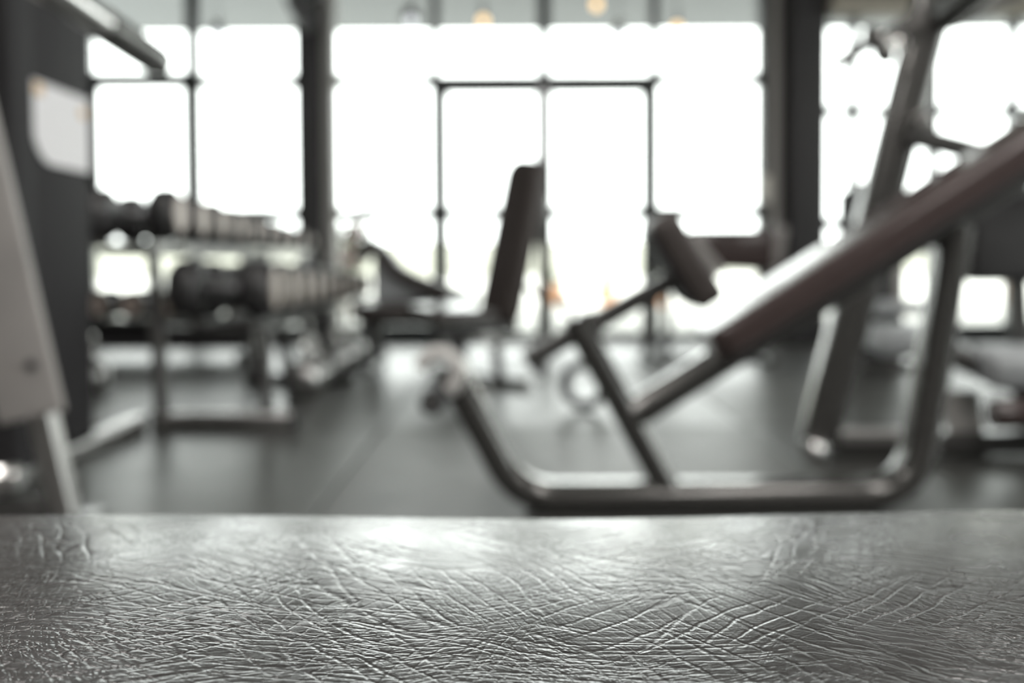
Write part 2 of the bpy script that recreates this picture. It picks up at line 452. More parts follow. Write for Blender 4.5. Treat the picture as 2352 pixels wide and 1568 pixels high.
# double door with overlight
dr = thing('door_1', loc=(D2, YW, 0), kind='structure')
obj('door_head', B((D1-.002, YW-.05, 1.965), (D3+.002, YW+.05, 2.035), .004, 1), 'mullion', dr, smooth=0)
obj('overlight_mullion', B((D2-.046, YW-.045, 2.0355), (D2+.046, YW+.045, 3.05)), 'mullion', dr, smooth=0)
obj('threshold', B((D1, YW-.06, 0.0), (D3, YW+.06, .018)), 'steel', dr, smooth=0)
for a, b_ in ((D1+.002, D2-.0465), (D2+.0465, D3-.002)):
    obj('pane', B((a, YW-.006, 2.0355), (b_, YW+.006, 3.05)), 'glass', dr, smooth=0)
for a, b_, hx in ((D1+.002, D2-.003, -1), (D2+.003, D3-.002, 1)):
    lf = obj('door_leaf', B((a, YW-.025, .02), (a+.060, YW+.025, 1.962), .004, 1), 'mullion', dr, smooth=0)
    obj('stile', B((b_-.060, YW-.025, .02), (b_, YW+.025, 1.962), .004, 1), 'mullion', lf, smooth=0)
    obj('rail', B((a+.0605, YW-.022, .02), (b_-.0605, YW+.022, .065)), 'mullion', lf, smooth=0)
    obj('rail', B((a+.0605, YW-.022, 1.90), (b_-.0605, YW+.022, 1.962)), 'mullion', lf, smooth=0)
    obj('rail', B((a+.0605, YW-.022, 0.948), (b_-.0605, YW+.022, 1.032)), 'mullion', lf, smooth=0)
    obj('pane', B((a+.0605, YW-.006, .065), (b_-.0605, YW+.006, 0.948)), 'glass', lf, smooth=0)
    obj('pane', B((a+.0605, YW-.006, 1.032), (b_-.0605, YW+.006, 1.90)), 'glass', lf, smooth=0)
    hxp = (b_-.030) if hx < 0 else (a+.030)
    obj('pull_handle', tube([(hxp, YW-.026, .88), (hxp, YW-.075, .88), (hxp, YW-.075, 1.12), (hxp, YW-.026, 1.12)], circ(.011, 10), (1, 0, 0), .02, 4), 'chrome', lf)
# head wall over the glazing
tag(obj('wall_front', B((XL, YW-.1, 3.0505), (XCOL1, YW+.1, ZC)), 'wall'), kind='structure')
# columns between the bays
def column(name, x0, x1, y0, y1, label):
    c = thing(name, loc=((x0+x1)/2, (y0+y1)/2, 0), kind='structure'); c['label'] = label
    return c
cl = column('column', mx_(697), mx_(767), YW-.32, YW-.06, 'dark steel column left of the glass door')
a, b_ = P(697, 600, YW-.3).x, P(769, 600, YW-.3).x
obj('shaft', B((a, YW-.34, 0), (a+.15, YW-.055, ZC-.001), .006), 'column', cl)
obj('cladding', B((a+.151, YW-.30, 0), (b_, YW-.055, ZC-.001), .006), 'colgrey', cl)
cr = column('column', XCOL0, XCOL1, YW-.35, YW+.1, 'thick dark column right of the glazed bay')
a = P(1749, 600, YW-.2).x
obj('cladding', B((a, YW-.22, 0), (XCOL0-.001, YW-.0505, ZC-.001), .006), 'column', cr)
obj('trim_strip', B((a+.055, YW-.245, 0), (a+.125, YW-.2205, ZC-.001), .006), 'strip', cr)
obj('shaft', B((XCOL0, YW-.38, 0), (XCOL1, YW+.1, ZC-.001), .008), 'column', cr)
# right bay: its own module, lower head, tan beam in front of the bulkhead
xr = [XCOL1+.03] + [P(px, 600, YW).x for px in (1955, 2138, 2320, 2502, 2684)] + [XR-.04]
glazing('window_7', xr, [.06] + [.065]*5 + [.07], [(0.895, .085), (1.752, .07)], YW, .10, top=2.47, base=.12)
tag(obj('wall_right_bay', B((XCOL1, YW-.10, 2.4705), (XR, YW+.1, ZC)), 'wall'), kind='structure')
tag(obj('trim_1', B((XCOL1+.001, YW-.50, 2.395), (XR-.001, YW-.30, 2.51), .01), 'beam'), kind='structure')
tag(obj('trim_2', B((XCOL1+.001, YW-.1605, 2.43), (XR-.001, YW-.1005, 2.60), .006), 'column'), kind='structure')

# ---------------------------------------------------------------- outside
tag(obj('ground_outside', B((-60, YW+.06, -.30), (70, 120, -.012)), 'paving'), kind='structure')
tag(obj('canopy', B((-12, YW+.12, 3.46), (12, 12.4, 3.75)), 'soffit'), kind='structure')
lw = tag(obj('low_wall', B((-40, 46, -.012), (50, 46.4, 1.5), .03), 'lowwall'), 'long low pale wall far beyond the pavement', 'wall')

# ---------------------------------------------------------------- the upholstered bench in the foreground
PADZ = 0.4815
fb = thing('flat_bench', 'long flat bench with worn dark leatherette pad across the foreground', 'bench', (0.05, 0.45, 0))
def bench_pad():
    bm = bmesh.new()
    W, T, R_ = .30, .065, .016
    y0 = .297
    prof = []
    n = 6
    # top from the near edge to the far edge, slightly crowned, then down the far side and back
    def crown(t): return -.5*.66*max(0, (W-2*R_)*t + y0 + R_ - .405)**2 - .003*max(0, .25-t)
    zf = crown(1.0)
    for i in range(n+1):
        a = math.radians(180 - 90*i/n); prof.append((y0+R_+R_*math.cos(a), -R_+R_*math.sin(a)))
    for i in range(1, 24):
        t = i/24; prof.append((y0+R_+(W-2*R_)*t, crown(t)))
    for i in range(n+1):
        a = math.radians(90 - 90*i/n); prof.append((y0+W-R_+R_*math.cos(a), zf-R_+R_*math.sin(a)))
    for i in range(n+1):
        a = math.radians(0 - 90*i/n); prof.append((y0+W-.01+.01*math.cos(a), -T+.01+.01*math.sin(a)))
    for i in range(n+1):
        a = math.radians(-90 - 90*i/n); prof.append((y0+.01+.01*math.cos(a), -T+.01+.01*math.sin(a)))
    X0, X1 = -.60, .72
    xs_ = [X0 + (X1-X0)*i/110 for i in range(111)]
    xs_ = [X0-.012, X0-.010, X0-.004] + xs_ + [X1+.004, X1+.010, X1+.012]
    rings = []
    for x in xs_:
        k = 1.0
        d = max(X0 - x, x - X1, 0)
        inset = 0 if d == 0 else .014 * (1 - math.sqrt(max(0, 1-(d/.0121)**2)))
        sag = .0028 * math.exp(-((x-.02)/.17)**2) + 0.0010*math.sin(x*13+1)
        ring = []
        for y, z in prof:
            cyc = y0 + W/2
            yy = cyc + (y-cyc)*(1-inset/(W/2)); zz = -T/2 + (z+T/2)*(1-inset/(T/2))
            top = max(0, min(1, (z+T*.6)/(T*.5)))
            ring.append(bm.verts.new((x, yy, PADZ + zz - sag*top)))
        rings.append(ring)
    N = len(prof)
    for a, b_ in zip(rings, rings[1:]):
        for j in range(N): bm.faces.new((a[j], a[(j+1) % N], b_[(j+1) % N], b_[j]))
    bm.faces.new(rings[0]); bm.faces.new(rings[-1][::-1])
    return bm
obj('pad', bench_pad(), 'leather', fb, smooth=60)
obj('base_board', B((-.58, .315, PADZ-.085), (.70, .58, PADZ-.0695), .004), 'rubber', fb)
obj('spine', tube([(-.52, .447, .355), (.64, .447, .355)], rr(.06, .058, .012)), 'frame2', fb)
for x in (-.46, .58):
    obj('leg', tube([(x, .447, .33), (x, .447, .045)], rr(.06, .06, .012)), 'frame2', fb)
    obj('foot', tube([(x, .24, .0225), (x, .66, .0225)], rr(.06, .045, .012), (1, 0, 0)), 'frame2', fb)
    for y in (.25, .65):
        obj('foot_cap', B((x-.034, y-.014, 0.0), (x+.034, y+.014, .048), .006), 'rubber', fb)

# ---------------------------------------------------------------- the incline bench
YI = 2.45
ib = thing('incline_bench', 'large incline bench with bent grey tube frame and long sloping brown pad', 'bench', (P(1600, 900, YI).x, YI, 0))
def I(px, py, dy=0.0): return P(px, py, YI + dy)
TW = rr(.105, .076, .034, 7)
zb = .0385
pb0, pb1 = I(1030, 838), I(1192, 1160); pb0.y = pb1.y = YI
base = [V((pb0.x, YI, pb0.z)), V((pb1.x, YI, zb)), V((I(2095, 1140).x, YI, zb)), I(2192, 520)]
obj('base_tube', tube(base, TW, (0, 1, 0), .16, 12), 'frame', ib)
obj('diagonal_leg', tube([I(1318, 730), V((I(1532, 1140).x, YI, zb+.02))], rr(.095, .068, .030, 7)), 'frame', ib)
bs, be = I(1455, 950), I(2560, 262)
obj('pad_beam', tube([bs, be], rr(.100, .074, .032, 7)), 'frame', ib)
tdir = V((math.cos(math.radians(32.1)), 0, math.sin(math.radians(32.1)))); nrm = V((-tdir.z, 0, tdir.x))
pstart = V((.462, YI, .437))
L_ = 1.18
pc = pstart + tdir*(L_/2) - nrm*.0275
bp = obj('back_pad', cushion(pc, L_, .285, .074, tdir, nrm, .05, .018), 'pad', ib)
for s in (-1, 1):
    sp = [pstart + tdir*.03 - nrm*.058 + V((0, s*.1405, 0)), pstart + tdir*(L_-.03) - nrm*.058 + V((0, s*.1405, 0))]
    obj('piping', tube(sp, circ(.0035, 8)), 'piping', bp)
obj('pad_board', obox(pc - nrm*.0435, (L_-.05, .25, .012), tdir, nrm, .003, 1), 'rubber', ib)
# sliding seat: bar, seat pad, pin
sb0, sb1 = I(1207, 828), I(1562, 633)
obj('seat_bar', tube([sb0, sb1], rr(.048, .048, .010)), 'frame2', ib)
obj('bar_stop', obox(I(1232, 838), (.020, .03, .045), (sb1-sb0), (0, 0, 1), .005), 'rubber', ib)
obj('sleeve', obox(I(1340, 753), (.085, .062, .060), (sb1-sb0), (0, 0, 1), .008), 'frame', ib)
pk = I(1315, 732); kn = V((-.5, 0, .866))
kb = obj('pin', tube([pk, pk+kn*.055], circ(.007, 10)), 'chrome', ib)
obj('pin_knob', lathe([(0, 0), (.012, .001), (.015, .008), (.015, .018), (.010, .024), (0, .025)], pk+kn*.035, kn, 16), 'rubber', kb)
sd = (sb1-sb0).normalized(); sc = I(1563, 598)
spd = V((math.cos(math.radians(-59)), 0, math.sin(math.radians(-59))))
s_p = obj('seat_pad', cushion(sc, .245, .24, .074, spd, sd, .03, .020), 'padtop', ib)
obj('seat_board', obox(sc - sd*.042, (.19, .20, .010), spd, sd, .003, 1), 'rubber', s_p)
# front cross axle with rollers and loop handle
ax = I(1004, 905)
obj('roller_axle', tube([ax + V((0, -.19, 0)), ax + V((0, .21, 0))], circ(.012, 12)), 'chrome', ib)
obj('foam_roller', lathe([(.012, 0), (.026, 0), (.030, .006), (.030, .114), (.026, .12), (.012, .12)], ax + V((0, -.165, 0)), 'Y', 20), 'rubber', ib)
obj('foam_roller', lathe([(.012, 0), (.026, 0), (.030, .006), (.030, .114), (.026, .12), (.012, .12)], ax + V((0, .065, 0)), 'Y', 20), 'rubber', ib)
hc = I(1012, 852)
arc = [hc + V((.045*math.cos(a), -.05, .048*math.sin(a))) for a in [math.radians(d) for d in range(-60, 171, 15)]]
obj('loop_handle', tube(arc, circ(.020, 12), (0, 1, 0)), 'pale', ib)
obj('bracket', obox(I(1028, 862), (.07, .10, .012), (.45, 0, -.9), (1, 0, 0), .003), 'steel', ib)
for px in (1235, 1985):
    q = I(px, 1140)
    obj('foot_block', B((q.x-.03, YI-.038, 0), (q.x+.03, YI+.038, .006)), 'rubber', ib)

# ---------------------------------------------------------------- dumbbell rack on the left
rk = thing('dumbbell_rack', 'long two-tier steel dumbbell rack along the left side', 'rack', (-1.2, 5.0, 0))
XU, XLo = -1.27, -0.907           # outer ends of the dumbbells, upper and lower tier
ZU, ZL = .702, .405               # shelf heights
for y in (3.735, 5.06, 6.42):
    ft = obj('foot_rail', tube([(-1.345, y, .03), (-.82, y, .03)], rr(.06, .058, .014), (0, 1, 0)), 'steel' if y < 4 else 'frame2', rk)
    for x in (-1.345, -.82):
        obj('foot_cap', B((x-.012, y-.033, 0), (x+.012, y+.033, .062), .006), 'rubber', ft)
    obj('rear_upright', tube([(-1.32, y, .055), (-1.40, y+.16, .665), (-1.42, y+.17, ZU-.025)], rr(.05, .05, .01), (0, 1, 0), .05), 'frame2', rk)
    obj('front_upright', tube([(-.925, y, .055), (-.945, y+.05, ZL-.025)], rr(.048, .048, .01), (0, 1, 0)), 'frame2', rk)
    obj('shelf_bracket', tube([(-.93, y+.05, ZL-.045), (-1.40, y+.115, ZL-.045)], rr(.035, .03, .006), (0, 1, 0)), 'frame2', rk)
    obj('shelf_bracket', tube([(-1.28, y+.2, ZU-.042), (-1.62, y+.2, ZU-.042)], rr(.035, .03, .006), (0, 1, 0)), 'frame2', rk)
obj('brace', tube([(-1.0, 4.28, ZL-.03), (-.99, 4.45, .0)], rr(.03, .05, .008), (0, 1, 0)), 'frame2', rk)
for xo, z in ((XU, ZU), (XLo, ZL)):
    for dx in (-.085, -.265):
        obj('shelf_rail', tube([(xo+dx, 3.69, z-.012), (xo+dx, 6.55, z-.012)], rr(.05, .024, .006), (1, 0, 0)), 'frame2', rk)
    obj('shelf_lip', B((xo-.062, 3.69, z-.055), (xo-.056, 6.55, z-.004)), 'frame2', rk, smooth=0)

def dumbbell(name, label, xo, y, z, r, length, group):
    t = thing(name, label, 'dumbbell', (xo-length/2, y, z), group)
    zc = z + r
    hl = length*.31
    for s in (1, -1):
        cx = xo - length/2
        def prof(sgn):
            return [(.0, 0), (r*.70, 0), (r*.96, hl*.20), (r, hl*.30), (r, hl*.72), (r*.95, hl*.82), (r*.74, hl), (0, hl)]
        start = cx + s*(length/2 - hl)
        bm = lathe(prof(s), (0, 0, 0), 'X', 20)
        if s < 0: bmesh.ops.scale(bm, verts=bm.verts, vec=(-1, 1, 1))
        bmesh.ops.translate(bm, verts=bm.verts, vec=(start, y, zc))
        hd = obj('head', bm, 'urethane', t, smooth=30)
        cp = lathe([(0, 0), (r*.69, 0), (r*.69, .003), (r*.62, .005), (r*.60, .0035), (0, .0035)], (0, 0, 0), 'X', 20)
        if s < 0: bmesh.ops.scale(cp, verts=cp.verts, vec=(-1, 1, 1))
        bmesh.ops.translate(cp, verts=cp.verts, vec=(cx + s*(length/2+.0002), y, zc))
        obj('end_cap', cp, 'cap', hd, smooth=30)
    obj('handle', lathe([(.014, 0), (.016, length*.12), (.017, length*.19), (.016, length*.26), (.014, length*.38)], (cx - length*.19, y, zc), 'X', 14), 'darksteel', t)
    return t
ORD = ['nearest', 'second', 'third', 'fourth', 'fifth', 'sixth', 'seventh', 'eighth', 'ninth', 'farthest']
for i in range(10):
    y = 3.83 + .282*i; r = .104 - .0054*i
    dumbbell('dumbbell', 'black dumbbell with warm grey end cap, %s on the upper rack shelf' % ORD[i], XU, y, ZU+.0005, r, .36-.012*i, 'dumbbells on the upper shelf')
for i in range(10):
    y = 3.83 + .280*i; r = .116 - .0050*i
    dumbbell('dumbbell', 'heavy black dumbbell with warm grey end cap, %s on the lower rack shelf' % ORD[i], XLo, y, ZL+.0005, r, .40-.010*i, 'dumbbells on the lower shelf')

# low rack of dumbbells standing along the window
YK = 6.45
lr = thing('dumbbell_stand', 'low single-tier dumbbell stand along the left window behind the rack', 'rack', (-2.3, YK, 0))
for y in (YK-.085, YK+.085):
    obj('shelf_rail', tube([(-3.0, y, .248), (-1.66, y, .248)], rr(.05, .024, .006), (0, 1, 0)), 'frame2', lr)
for x in (-2.95, -1.71):
    obj('foot', tube([(x, YK-.24, .025), (x, YK+.24, .025)], rr(.05, .048, .012), (1, 0, 0)), 'frame2', lr)
    obj('leg', tube([(x, YK, .04), (x, YK, .240)], rr(.05, .05, .01)), 'frame2', lr)
obj('back_sheet', B((-2.93, YK+.02, .06), (-1.73, YK+.028, .235)), 'shroud', lr, smooth=0)
for i in range(6):
    t = dumbbell('dumbbell', 'black dumbbell on the low stand by the left window, %s from the left' % ['first', 'second', 'third', 'fourth', 'fifth', 'last'][i],
                 -2.86 + .222*i + .15, YK, .2605, .100 - .002*i, .30, 'dumbbells on the low stand')
    t.rotation_euler.z = -math.pi/2

# kettlebells on the floor below the lower shelf
def kettlebell(x, y, s, label):
    t = thing('kettlebell', label, 'kettlebell', (x, y, 0), 'kettlebells under the rack')
    obj('body', lathe([(0, 0), (.055*s, 0), (.066*s, .006*s), (.088*s, .05*s), (.094*s, .088*s), (.084*s, .13*s), (.055*s, .158*s), (0, .168*s)], (x, y, 0), 'Z', 20), 'steel', t)
    hp = [V((x, y+.045*s*math.sin(a)*1.2, .150*s + .062*s*(1+math.cos(a)))) for a in [math.radians(k) for k in range(-150, 151, 25)]]
    obj('handle', tube(hp, circ(.015*s, 10), (1, 0, 0)), 'chrome', t)
KL = ['nearest in the row under the rack', 'second in the row under the rack', 'third in the row under the rack', 'fourth in the row under the rack', 'fifth in the row under the rack', 'farthest in the row under the rack']
for i, (x, y, s) in enumerate(((-.97, 4.64, 1.0), (-.97, 4.87, .9), (-1.0, 5.36, .95), (-.99, 5.62, .9), (-.98, 5.90, .9), (-.98, 6.15, .85))):
    kettlebell(x, y, s, 'steel kettlebell with loop handle, ' + KL[i])
kettlebell(-2.02, 4.75, 1.0, 'steel kettlebell standing alone behind the rack legs')

# ---------------------------------------------------------------- weight machine at the left edge
lm = thing('weight_machine', 'weight machine with charcoal shroud and slanted light grey frame at left edge', 'machine', (-1.37, 2.8, 0))
obj('base_rail', tube([(-1.385, 2.30, .032), (-1.385, 3.67, .032)], rr(.066, .062, .016), (1, 0, 0)), 'steel', lm)
obj('cross_foot', tube([(-1.42, 2.66, .032), (-2.2, 2.66, .032)], rr(.066, .062, .016), (0, 1, 0)), 'frame2', lm)
obj('cross_foot', tube([(-1.42, 3.45, .032), (-2.2, 3.45, .032)], rr(.066, .062, .016), (0, 1, 0)), 'frame2', lm)
sh = obj('shroud', B((-1.44, 2.745, .066), (-1.335, 3.168, 2.35), .012, 3), 'shroud', lm)
obj('upright', B((-1.46, 2.60, .066), (-1.30, 2.735, 2.5), .014, 3), 'shroud', lm)
# placard with rounded lower corner, printed header
def placard():
    bm = bmesh.new(); x = -1.3315
    y0, y1, z0, z1 = 2.785, 3.158, .905, 1.135
    pts = [(y0, z1), (y1, z1), (y1, z0)]
    rad = .12
    for k in range(0, 9):
        a = math.radians(270 - 90*k/8); pts.append((y0+rad+rad*math.cos(a), z0+rad+rad*math.sin(a)))
    f = [bm.verts.new((x, y, z)) for y, z in pts]; b_ = [bm.verts.new((x-.003, y, z)) for y, z in pts]
    n = len(f)
    bm.faces.new(f); bm.faces.new(b_[::-1])
    for i in range(n): bm.faces.new((f[i], f[(i+1) % n], b_[(i+1) % n], b_[i]))
    return bm
pl = obj('placard', placard(), 'paper', lm, smooth=0); pl['label'] = 'pale instruction placard with rounded corner'
obj('header_mark', B((-1.3313, 2.80, 1.095), (-1.3300, 2.85, 1.128)), 'orange', pl, smooth=0)
obj('header_mark', B((-1.3313, 3.09, 1.07), (-1.3300, 3.135, 1.10)), 'orange', pl, smooth=0)
# slanted post with light grey cover plate
YS = 2.33
top = P(-120, 0, YS); low = P(96, 1190, YS)
sdir = (P(55, 500, YS) - P(156, 935, YS)).normalized()
pb = P(98, 952, YS)
post0 = pb - sdir * (pb.z - .02)/sdir.z
obj('slanted_post', tube([post0, pb + sdir*1.5], rr(.055, .060, .014), (0, 1, 0)), 'steel', lm)
cv = obj('cover_plate', obox(pb + sdir*.75 + V((0, -.05, 0)), (1.5, .022, .156), sdir, (1, 0, 0), .009, 3), 'lightgrey', lm)
bq = P(74, 838, YS-.06)
obj('bolt', lathe([(0, 0), (.013, 0), (.013, .006), (.009, .010), (0, .010)], bq + V((0, -.002, 0)), (0, -1, 0), 12), 'rubber', cv)
obj('post_foot', B((post0.x-.09, YS-.06, 0), (post0.x+.06, YS+.10, .022), .006), 'frame2', lm)
obj('foot_tie', tube([(post0.x-.02, YS, .040), (-1.385, YS, .040)], rr(.05, .05, .012), (0, 1, 0)), 'frame2', lm)
pv = P(8, 1098, YS-.02)
obj('pivot_cap', lathe([(0, -.05), (.028, -.05), (.034, -.044), (.034, .030), (.026, .040), (0, .042)], pv, 'X', 20), 'chrome', lm)
obj('pivot_axle', tube([pv + V((-.03, 0, 0)), (-1.43, pv.y, pv.z), (-1.385, 2.55, .06)], circ(.018, 12), (0, 0, 1), .04), 'frame2', lm)
# press arm: comes forward above the picture and ends in a handle pointing into the room
e_, s_ = P(368, 146, 2.02), P(95, -40, 1.55)
obj('press_arm', tube([(-1.34, 2.62, 1.62), (-1.20, 1.40, 1.45), (-.86, 1.28, 1.12), s_, s_.lerp(e_, .52)], circ(.027, 16), (0, 0, 1), .07), 'chrome', lm)
bm = bmesh.new()
g0 = s_.lerp(e_, .44); gl_ = (e_-g0); nn = 10
sweep(bm, [g0 + gl_*(i/nn) for i in range(nn)] + [g0+gl_*.96, g0+gl_*.985, e_], circ(.0305, 18), (0, 0, 1), True, [1]*nn + [.96, .8, .45])
obj('hand_grip', bm, 'frame', lm)
obj('arm_pivot', lathe([(0, -.09), (.05, -.09), (.05, .09), (0, .09)], (-1.34, 2.66, 1.62), 'X', 20), 'frame2', lm)

# ---------------------------------------------------------------- upright utility bench, middle distance
YU = 4.95
ub = thing('utility_bench', 'adjustable bench with brown backrest raised upright before the glass door', 'bench', (P(1110, 880, YU).x, YU, 0))
yaw = math.radians(40)
fr = V((-math.cos(yaw), -math.sin(yaw), 0)); sdv = V((math.sin(yaw), -math.cos(yaw), 0))   # facing direction, sideways
b0, b1 = P(1142, 745, YU), P(1218, 366, YU)
bdir = (b1-b0).normalized()
bn = sdv.cross(bdir).normalized()
bk = obj('backrest', cushion((b0+b1)/2, (b1-b0).length, .27, .095, bdir, bn, .095, .036), 'padtop', ub)
obj('back_board', obox((b0+b1)/2 + V((.045, .02, 0)), ((b1-b0).length*.8, .16, .012), bdir, bn, .003, 1), 'rubber', bk)
s1_ = P(1105, 704, YU)
st0 = s1_ - V((0, 0, .012)); st1 = st0 + fr*.36
obj('seat', obox((st0+st1)/2 + V((0, 0, -.015)), (.36, .27, .065), fr, V((0, -.115, 1)), .018, 4), 'gloss', ub)
rp = P(1240, 540, YU+.06)
obj('back_bar', tube([P(1238, 372, YU+.10), P(1239, 560, YU+.10)], rr(.08, .075, .012)), 'frame2', ub)
obj('strut', tube([P(1205, 655, YU+.05), P(1249, 690, YU+.08), P(1250, 875, YU+.16)], rr(.03, .03, .007), (0, 1, 0), .03), 'frame2', ub)
zc_ = .30
c0 = V((st1.x+.05, st1.y+.02, zc_)); c1 = V((P(1185, 760, YU).x, YU, zc_))
obj('spine', tube([c0, c1], rr(.06, .06, .012), (0, 0, 1)), 'frame2', ub)
f1 = V((P(1062, 880, YU).x, YU-.05, .025)); f2 = V((P(1148, 880, YU).x, YU+.02, .025))
obj('front_leg', tube([V((f1.x, f1.y, .30)), f1], rr(.055, .055, .01)), 'frame2', ub)
obj('rear_leg', tube([V((f2.x-.03, f2.y, .30)), f2], rr(.055, .055, .01)), 'frame2', ub)
for f in (f1, f2):
    obj('foot', tube([f - sdv*.2, f + sdv*.2], rr(.05, .05, .012), (0, 0, 1)), 'frame2', ub)
    obj('foot_disc', lathe([(0, 0), (.035, 0), (.035, .02), (.02, .028), (0, .028)], (f.x+sdv.x*.2, f.y+sdv.y*.2, 0), 'Z', 14), 'chrome', ub)
obj('adjust_plate', obox(P(1120, 770, YU-.05), (.12, .012, .09), fr, (0, 0, 1), .02), 'steel', ub)
obj('adjust_pin', lathe([(0, 0), (.018, 0), (.022, .01), (.022, .03), (0, .034)], P(1100, 765, YU-.08), (0, -1, 0), 14), 'chrome', ub)

# exercise ring on the floor behind the incline bench's leg
wc = P(1342, 915, 4.1); wc.z = .1085
aw = thing('exercise_ring', 'black exercise ring standing on the floor behind the diagonal leg', 'ring', (wc.x, wc.y, 0))
wdir = V((-.42, -.90, 0)).normalized(); side_ = wdir.cross(V((0, 0, 1)))
def ring_arc(a0, a1, n=40):
    return [wc + side_*(.085*math.cos(a)) + V((0, 0, .085*math.sin(a))) for a in [math.radians(a0 + (a1-a0)*i/n) for i in range(n+1)]]
obj('ring_band', tube(ring_arc(0, 360, 48), rr(.044, .040, .016), wdir, cap=False), 'rubber', aw)
for a0 in (-28, 152):
    obj('grip_pad', tube(ring_arc(a0, a0+56, 12), rr(.050, .046, .018), wdir), 'rubber', aw)

# ---------------------------------------------------------------- curved ab bench behind the rack end
YA = 5.75
ab = thing('curved_ab_bench', 'low bench with curved sloping pad and grey side shroud behind the rack', 'bench', (P(940, 780, YA).x, YA, 0))
YA2 = YA + .28
cur = [P(x, y, YA2) for x, y in ((826, 596), (852, 556), (888, 586), (915, 622), (960, 646), (1010, 663), (1060, 680), (1096, 692))]
cs = []
for a, b_ in zip(cur, cur[1:]):
    for k in range(5): cs.append(a.lerp(b_, k/5))
cs.append(cur[-1])
for _ in range(2): cs = [cs[0]] + [(cs[i-1]+cs[i]*2+cs[i+1])/4 for i in range(1, len(cs)-1)] + [cs[-1]]
obj('curved_pad', tube(cs, rr(.30, .078, .03)), 'padtop', ab)
# shroud panel under the curve
def shroud():
    bm = bmesh.new()
    up = [p + V((0, 0, -.03)) for p in cs[6:]]
    zb_ = .30
    pts = [(p.x, p.z) for p in up] + [(up[-1].x, zb_), (up[0].x, zb_)]
    f = [bm.verts.new((x, YA2-.07, z)) for x, z in pts]; g = [bm.verts.new((x, YA2+.07, z)) for x, z in pts]
    n = len(f); bm.faces.new(f); bm.faces.new(g[::-1])
    for i in range(n): bm.faces.new((f[i], f[(i+1) % n], g[(i+1) % n], g[i]))
    return bm
obj('side_shroud', shroud(), 'greypanel', ab, smooth=0)
q0, q1 = P(812, 697, YA-.1), P(1085, 697, YA-.1)
obj('flat_cushion', B((q0.x, YA-.24, q0.z-.075), (q1.x, YA+.05, q0.z+.012), .016, 4, Matrix.Translation((0, YA-.1, q0.z)) @ Matrix.Rotation(math.radians(6.5), 4, 'X') @ Matrix.Translation((0, -YA+.1, -q0.z))), 'gloss', ab)
obj('rear_beam', tube([(q0.x+.06, YA2, .275), (q1.x-.04, YA2, .275)], rr(.05, .05, .01)), 'frame2', ab)
obj('beam', tube([(q0.x+.03, YA-.08, q0.z-.10), (q1.x-.02, YA-.08, q0.z-.10)], rr(.06, .05, .01)), 'frame2', ab)
for x in (q0.x+.10, q1.x-.10):
    obj('leg', tube([(x, YA-.08, q0.z-.11), (x, YA-.08, .03)], rr(.05, .05, .01)), 'frame2', ab)
    obj('foot', tube([(x, YA-.28, .022), (x, YA+.40, .022)], rr(.05, .044, .01), (1, 0, 0)), 'frame2', ab)
    obj('leg', tube([(x, YA2, .26), (x, YA2, .03)], rr(.05, .05, .01)), 'frame2', ab)

# ---------------------------------------------------------------- preacher bench near the windows
YP = 6.1
pr = thing('preacher_bench', 'preacher curl bench with wide brown arm pad near the window', 'bench', (P(1600, 840, YP).x, YP, 0))
p0, p1 = P(1580, 530, YP), P(1778, 614, YP)
apc = V(((p0.x+p1.x)/2, YP, (p0.z+p1.z)/2))
tilt = V((0, .06, 1))
obj('arm_pad', obox(apc, (p1.x-p0.x, .085, .24), (1, 0, 0), tilt, .022, 4), 'pad', pr)
e1 = P(1786, 565, YP)
obj('side_plate', obox((e1.x, YP, e1.z), (.075, .10, .25), (1, 0, -.12), (0, 0, 1), .02, 3), 'lightgrey', pr)
e2 = P(1622, 585, YP-.15)
obj('side_arm', obox((e2.x, YP-.15, e2.z), (.30, .06, .055), V((.62, 0, -.78)), (0, 1, 0), .014, 3), 'lightgrey', pr)
for px, pt in ((1486, 665), (1532, 650)):
    a, b_ = P(px, pt, YP), P(px-4, 830, YP)
    obj('post', tube([a, b_.lerp(a, .4) + V((.012, 0, 0)), V((b_.x, YP, .02))], rr(.045, .05, .012), (0, 1, 0), .1), 'frame2', pr)
rx = P(1750, 700, YP).x
obj('post', tube([V((rx, YP+.02, apc.z-.05)), V((rx, YP, .03))], rr(.055, .055, .012)), 'frame2', pr)
obj('tie_beam', tube([P(1532, 655, YP), V((p0.x+.05, YP+.03, apc.z-.09)), V((rx, YP+.03, apc.z-.11))], rr(.05, .05, .012), (0, 1, 0), .08), 'frame2', pr)
obj('base_rail', tube([V((P(1470, 830, YP).x, YP, .022)), V((rx+.05, YP, .022))], rr(.05, .044, .012)), 'frame2', pr)
for x in (P(1486, 830, YP).x, rx):
    obj('foot', tube([(x, YP-.25, .022), (x, YP+.25, .022)], rr(.05, .044, .012), (1, 0, 0)), 'frame2', pr)
obj('weight_horn', tube([V((rx, YP-.02, .30)), V((rx+.02, YP-.3, .33))], circ(.016, 12), (1, 0, 0)), 'chrome', pr)

